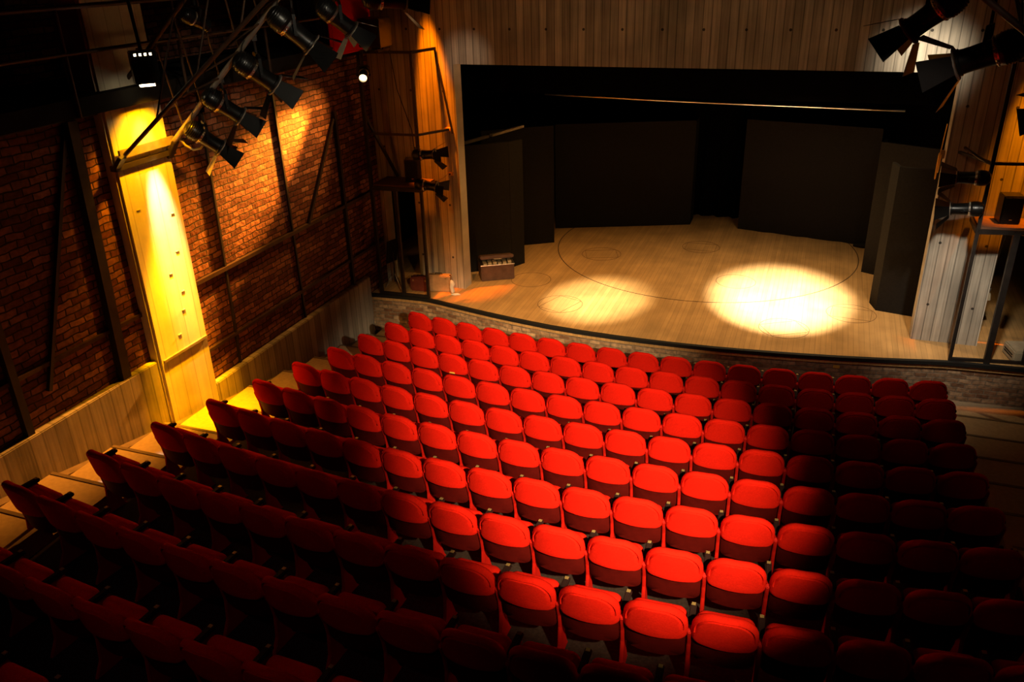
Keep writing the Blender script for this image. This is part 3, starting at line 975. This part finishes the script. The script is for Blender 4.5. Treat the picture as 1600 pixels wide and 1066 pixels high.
# ------------------------------------------------------------------ things on the stage
t = thing('music_stand', 'black music stand in front of the left wing doorway', 'music stand', (-5.42, -0.32, 0))
MB().bar((-0.02, -0.02, 0.55), (0.0, 0.04, 0.98), 0.40, 0.02, up=(1, 0, 0)).map(lambda p: p).build('desk', M['black_wall'], t)
MB().tube([(0, 0.02, 0.12), (0, 0.02, 0.72)], 0.015, 8).build('stem', M['steel'], t, smooth=True)
for a in (90, 210, 330):
    MB().tube([(0, 0.02, 0.30), (0.20 * math.cos(R(a)), 0.02 + 0.20 * math.sin(R(a)), 0.008)], 0.009, 6).build('leg', M['pipe'], t, smooth=True)


def suitcase(label, loc, rz, w_, d_, h_, mat, catname='suitcase'):
    t = thing('suitcase', label, 'suitcase', loc, rz)
    MB().box((-w_ / 2, -d_ / 2, 0), (w_ / 2, d_ / 2, h_)).build('body', mat, t, bevel=0.02)
    MB().box((-w_ / 2 - 0.004, -0.006, -0.0), (w_ / 2 + 0.004, 0.006, h_ + 0.004)).build('seam', M['black_trim'], t)
    MB().tube([(-0.07, 0, h_), (-0.065, 0, h_ + 0.03), (0.065, 0, h_ + 0.03), (0.07, 0, h_)], 0.009, 8).build('handle', M['black_trim'], t, smooth=True)
    for s_ in (-1, 1):
        MB().box((s_ * w_ * 0.33 - 0.015, -d_ / 2 - 0.004, h_ - 0.07), (s_ * w_ * 0.33 + 0.015, -d_ / 2, h_ - 0.03)).build('clasp', M['plate'], t)
    return t


suitcase('tan upright suitcase on the stage at the foot of the left wing', (-4.50, -0.20, 0), R(8), 0.48, 0.16, 0.33, M['tan_case'])
suitcase('dark red suitcase on the stage beside the tan one', (-4.86, -0.28, 0), R(6), 0.38, 0.20, 0.28, M['red_case'])
t = thing('cloth_bundle', 'small white cloth bundle against the end of the tan suitcase', 'cloth', (-4.20, -0.26, 0))
cb = MB()
cb.lathe_x([(0.0, 0.0), (0.004, 0.035), (0.05, 0.045), (0.12, 0.038), (0.18, 0.05), (0.25, 0.028), (0.27, 0.0)], 12, cap=False)
cb.map(lambda p: (p.y + 0.01 * math.sin(p.x * 40), p.z + 0.01 * math.cos(p.x * 30), p.x)).build('bundle', M['white_cloth'], t, smooth=True)
tag(MB().tube([(-4.17, -0.37, 0.012), (-4.10, -0.36, 0.012), (-4.05, -0.33, 0.012), (-4.0, -0.34, 0.012)], [0.012, 0.028, 0.024, 0.01], 8).map(lambda p: (p.x, p.y, max(0.0, p.z))).build('crumpled_rag', M['white_cloth'], None, True),
    'crumpled pale rag on the stage by the left jamb', 'cloth')

# trunk with its lid ajar
t = thing('trunk', 'brown trunk with lid ajar in front of the left black flat', 'trunk', (-3.68, 0.80, 0), R(30))
MB().box((-0.34, -0.20, 0), (0.34, 0.20, 0.34)).build('body', M['trunk'], t, bevel=0.015)
lid = MB().box((-0.34, -0.20, 0), (0.34, 0.20, 0.07))
lid.map(lambda p: Matrix.Translation((0, 0.21, 0.36)) @ Matrix.Rotation(R(17), 4, 'X').inverted() @ Vector((p.x, p.y - 0.20, p.z)) if False else Matrix.Translation((0, 0.20, 0.355)) @ Matrix.Rotation(R(-15), 4, 'X') @ Vector((p.x, p.y - 0.20, p.z)))
lo_ = lid.build('lid', M['trunk'], t, bevel=0.015)
MB().tube([(-0.08, -0.205, 0.47), (-0.08, -0.235, 0.47), (0.08, -0.235, 0.47), (0.08, -0.205, 0.47)], 0.009, 6).build('handle', M['pipe'], lo_)
MB().box((-0.345, -0.206, 0.325), (0.345, 0.205, 0.342)).build('metal_rim', M['chrome'], t)
con = MB()
for k in range(6):
    con.box((-0.28 + k * 0.10, -0.17 + 0.02 * (k % 2), 0.30), (-0.21 + k * 0.10, 0.10, 0.362 + 0.012 * (k % 3)))
con.build('contents', M['pale_wood'], t)

# black flats round the stage
def flat(label, a, b, h, ret=None, th=0.07, name='stage_flat'):
    t = thing(name, label, 'stage flat', (a[0], a[1], 0), 0, 'black flats round the stage')
    a_, b_ = Vector((a[0], a[1])), Vector((b[0], b[1]))
    d = (b_ - a_).normalized()
    n = Vector((-d.y, d.x))
    if n.y < 0:
        n = -n
    MB().prism([tuple(a_), tuple(b_), tuple(b_ + n * th), tuple(a_ + n * th)], 0.0, h, 'z').build('panel', M['black_cloth'], t, world=True)
    if ret:
        e0, e1 = Vector(ret[0]), Vector(ret[1])
        dd_ = (e1 - e0).normalized()
        nn = Vector((-dd_.y, dd_.x)) * 0.05
        c_ = (a_ + b_) / 2
        if (c_ - e0).dot(nn) < 0:
            nn = -nn
        MB().prism([tuple(e0), tuple(e1), tuple(e1 + nn), tuple(e0 + nn)], 0.0, h, 'z').build('return', M['black_cloth'], t, world=True)
    return t


flat('black flat nearest the left jamb, behind the trunk', (-4.75, 0.59), (-3.57, 1.42), 2.62, ret=((-3.565, 1.425), (-3.40, 1.75)))
flat('black flat behind the trunk, second from the left jamb', (-4.55, 2.38), (-3.21, 3.24), 2.62)
flat('wide black flat at the back, left of the dark gap', (-3.50, 4.26), (-0.49, 5.39), 2.45, ret=((-0.488, 5.392), (-0.50, 5.93)))
flat('narrow black flat behind the one nearest the right jamb', (3.30, 3.11), (4.45, 2.56), 2.60, ret=((3.298, 3.115), (3.38, 3.42)))
flat('black flat nearest the right jamb, its left edge catching light', (3.52, 1.11), (4.75, 0.86), 2.60, ret=((3.518, 1.113), (3.42, 1.46)))


def drape(label, a, b, h, amp, waves, name='black_drape', bottom=0.0, mat='black_cloth'):
    a_, b_ = Vector((a[0], a[1])), Vector((b[0], b[1]))
    d = (b_ - a_)
    n = Vector((-d.y, d.x)).normalized()
    if n.y < 0:
        n = -n
    mb = MB()
    NU, NV = 70, 8
    vs, fs = [], []
    for layer in (0, 0.012):
        for j in range(NV + 1):
            for i in range(NU + 1):
                u, v_ = i / NU, j / NV
                o_ = amp * (0.4 + 0.6 * (1 - v_)) * (math.sin(u * waves * 2 * PI) + 0.5 * math.sin(u * waves * 3.7 * PI + 1.3))
                p = a_ + d * u + n * (o_ + layer + amp * 1.5)
                vs.append((p.x, p.y, bottom + (h - bottom) * v_))
    W = NU + 1
    K = W * (NV + 1)
    for j in range(NV):
        for i in range(NU):
            q = (j * W + i, j * W + i + 1, (j + 1) * W + i + 1, (j + 1) * W + i)
            fs.append(q)
            fs.append(tuple(x + K for x in q[::-1]))
    for i in range(NU):
        fs.append((i, i + K, i + 1 + K, i + 1))
        t0 = NV * W
        fs.append((t0 + i, t0 + i + 1, t0 + i + 1 + K, t0 + i + K))
    for j in range(NV):
        fs.append((j * W, (j + 1) * W, (j + 1) * W + K, j * W + K))
        fs.append((j * W + NU, j * W + NU + K, (j + 1) * W + NU + K, (j + 1) * W + NU))
    mb.add(vs, fs)
    return tag(mb.build(name, M[mat], None, True), label, 'drape')


drape('black cloth hung over the back flats, right of the dark gap', (0.62, 5.33), (3.40, 4.84), 2.52, 0.014, 4)
drape('black drape filling the gap between the two back flats', (-1.6, 6.15), (1.6, 6.15), 3.6, 0.05, 9, mat='velvet')
drape('black border drape across the top of the stage opening', (-5.4, 2.3), (5.4, 2.3), 5.2, 0.03, 16, bottom=3.42, mat='velvet')
tag(MB().tube([(3.16, 4.72, 0.03), (3.30, 4.66, 0.05), (3.42, 4.64, 0.06), (3.52, 4.62, 0.03)], [0.03, 0.05, 0.055, 0.02], 8).map(lambda p: (p.x, p.y, max(0.0, p.z))).build('black_bundle', M['black_cloth'], None, True),
    'small black bundle on the floor at the right foot of the cloth', 'bundle')

# pale battens over the left flats, bright curved bar over the stage
t = thing('batten', 'pale wooden batten on top of the left black flats', 'batten', (-4.0, 2.0, 2.62))
MB().bar((-4.33, 0.98, 2.66), (-4.12, 1.70, 2.66), 0.07, 0.05).build('plank', M['pale_wood'], t, world=True)
MB().bar((-4.09, 1.80, 2.66), (-3.78, 2.86, 2.66), 0.07, 0.05).build('plank', M['pale_wood'], t, world=True)
pts = [(-3.32, 3.0, 3.315), (-2.65, 2.9, 3.31), (-1.7, 2.8, 3.31), (-0.95, 2.75, 3.30), (0.2, 2.75, 3.28), (1.7, 2.85, 3.25), (3.6, 3.0, 3.20)]
tag(MB().tube(pts, 0.022, 10).build('curved_bar', M['chrome'], None, True), 'long bright metal bar slung above the stage under the black border', 'bar')

# revolve joint and round traps let into the stage floor
def ring(mb, cx, cy, r, w_, n=96, z=0.003):
    vs, fs = [], []
    for k in range(n):
        a = 2 * PI * k / n
        for rr in (r - w_ / 2, r + w_ / 2):
            for zz in (0.0005, z):
                vs.append((cx + rr * math.cos(a), cy + rr * math.sin(a), zz))
    for k in range(n):
        b_, c_ = k * 4, ((k + 1) % n) * 4
        fs += [(b_ + 1, b_ + 3, c_ + 3, c_ + 1), (b_, c_, c_ + 2, b_ + 2), (b_, b_ + 1, c_ + 1, c_), (b_ + 2, c_ + 2, c_ + 3, b_ + 3)]
    mb.add(vs, fs)
rv = MB()
ring(rv, 0.06, 3.80, 3.20, 0.018, 128)
tag(rv.build('revolve_joint', M['joint']), 'thin dark circle of the big round turntable joint in the stage floor', 'floor joint')
traps = [(-1.98, 2.76, 0.42, 20, 'at the back left, inside the turntable'), (0.01, 3.80, 0.40, 0, 'at the centre back of the stage'), (-2.01, -0.21, 0.42, 70, 'at the front left, by the dim pool of light'),
         (-2.95, 0.85, 0.40, None, 'right of the brown trunk'), (0.98, 1.88, 0.38, None, 'at the left rim of the bright pool of light'),
         (3.11, 0.84, 0.42, -5, 'right of the bright pool of light'), (2.02, -0.16, 0.42, 30, 'at the front of the bright pool of light')]
for (x, y, r_, ang, where) in traps:
    t = thing('floor_trap', 'round trap in the stage boards ' + where, 'floor trap', (x, y, 0), 0, 'round floor traps in the stage')
    a = MB()
    ring(a, 0, 0, r_, 0.009, 48)
    a.build('rim', M['groove'], t)
    if ang is not None:
        b = MB()
        ca, sa = math.cos(R(ang)), math.sin(R(ang))
        hw, hd = r_ * 0.80, r_ * 0.58
        cs = [(-hw, -hd), (hw, -hd), (hw, hd), (-hw, hd)]
        cs = [(p[0] * ca - p[1] * sa, p[0] * sa + p[1] * ca) for p in cs]
        for p, q in zip(cs, cs[1:] + cs[:1]):
            b.bar((p[0], p[1], 0.0018), (q[0], q[1], 0.0018), 0.007, 0.0026)
        b.build('lid_joint', M['groove'], t)

# ------------------------------------------------------------------ right side oddments
t = thing('rope_coil', 'yellow rope looped on a cleat at the right jamb', 'rope', (4.00, 0.16, 3.0))
MB().box((-0.03, -0.03, -0.02), (0.026, 0.03, 0.10)).build('cleat', M['plate'], t)
for k, (l_, o_) in enumerate(((0.30, 0.0), (0.22, 0.02), (0.40, -0.02))):
    pts = [(-0.02 - 0.012 * k, o_ + 0.05 * math.cos(a), 0.06 - l_ / 2 + l_ / 2 * math.sin(a)) for a in [2 * PI * i / 20 for i in range(20)]]
    MB().tube(pts, 0.009, 6, closed=True).build('rope', M['yellow'], t, smooth=True)
MB().tube([(-0.03, 0, 0.08), (-0.012, 0.0, 0.5)], 0.008, 6).build('rope', M['yellow'], t, smooth=True)
t = thing('pale_case', 'pale slotted case on the stage at the right edge of the photo', 'case', (5.57, -0.28, 0), R(12))
MB().box((-0.16, -0.22, 0), (0.16, 0.22, 0.20)).build('body', M['pale_wood'], t, bevel=0.02)
MB().box((-0.164, -0.15, 0.07), (-0.155, 0.15, 0.09)).box((-0.164, -0.15, 0.11), (-0.155, 0.15, 0.13)).build('slots', M['black_trim'], t)
t = thing('work_light', 'small pale work light hung in the right wing doorway', 'lamp', (5.12, 0.55, 0.72))
MB().lathe_x([(-0.10, 0.055), (0.0, 0.04), (0.03, 0.02)], 12).map(lambda p: (p.y, p.z, p.x)).build('shade', M['flap_pale'], t, smooth=True)
MB().tube([(0, 0, 0.02), (0.01, 0, 0.10)], 0.022, 8).build('holder', M['pipe'], t, smooth=True)
MB().tube([(0.01, 0, 0.10), (0.03, 0.02, 0.6), (0.08, 0.0, 1.2), (0.1, -0.24, 1.9)], 0.006, 6).build('cord', M['black_trim'], t, smooth=True)
G = 'orange clamps on the left wing'
for nm, z, lab in (('wall_clamp', 2.30, 'small orange clamp on the left wing beside the lower tower lantern'), ('wall_clamp', 3.12, 'small dark orange clamp on the left wing where the tower rail meets it')):
    t = thing(nm, lab, 'clamp', (-4.20, -0.012, z), 0, G)
    MB().box((-0.06, -0.03, -0.03), (0.06, 0.012, 0.03)).build('body', M['yellow'], t, bevel=0.006)
    MB().tube([(0.0, -0.03, 0.0), (0.0, -0.07, 0.0)], 0.014, 8).build('bolt', M['steel'], t, smooth=True)
tag(MB().box((2.86, edge_y(2.91) + 0.012, -0.215), (2.96, edge_y(2.91) + 0.06, -0.165)).build('yellow_brick', M['yellow'], None, bevel=0.006),
    'single yellow painted brick in the brick front of the stage', 'brick')
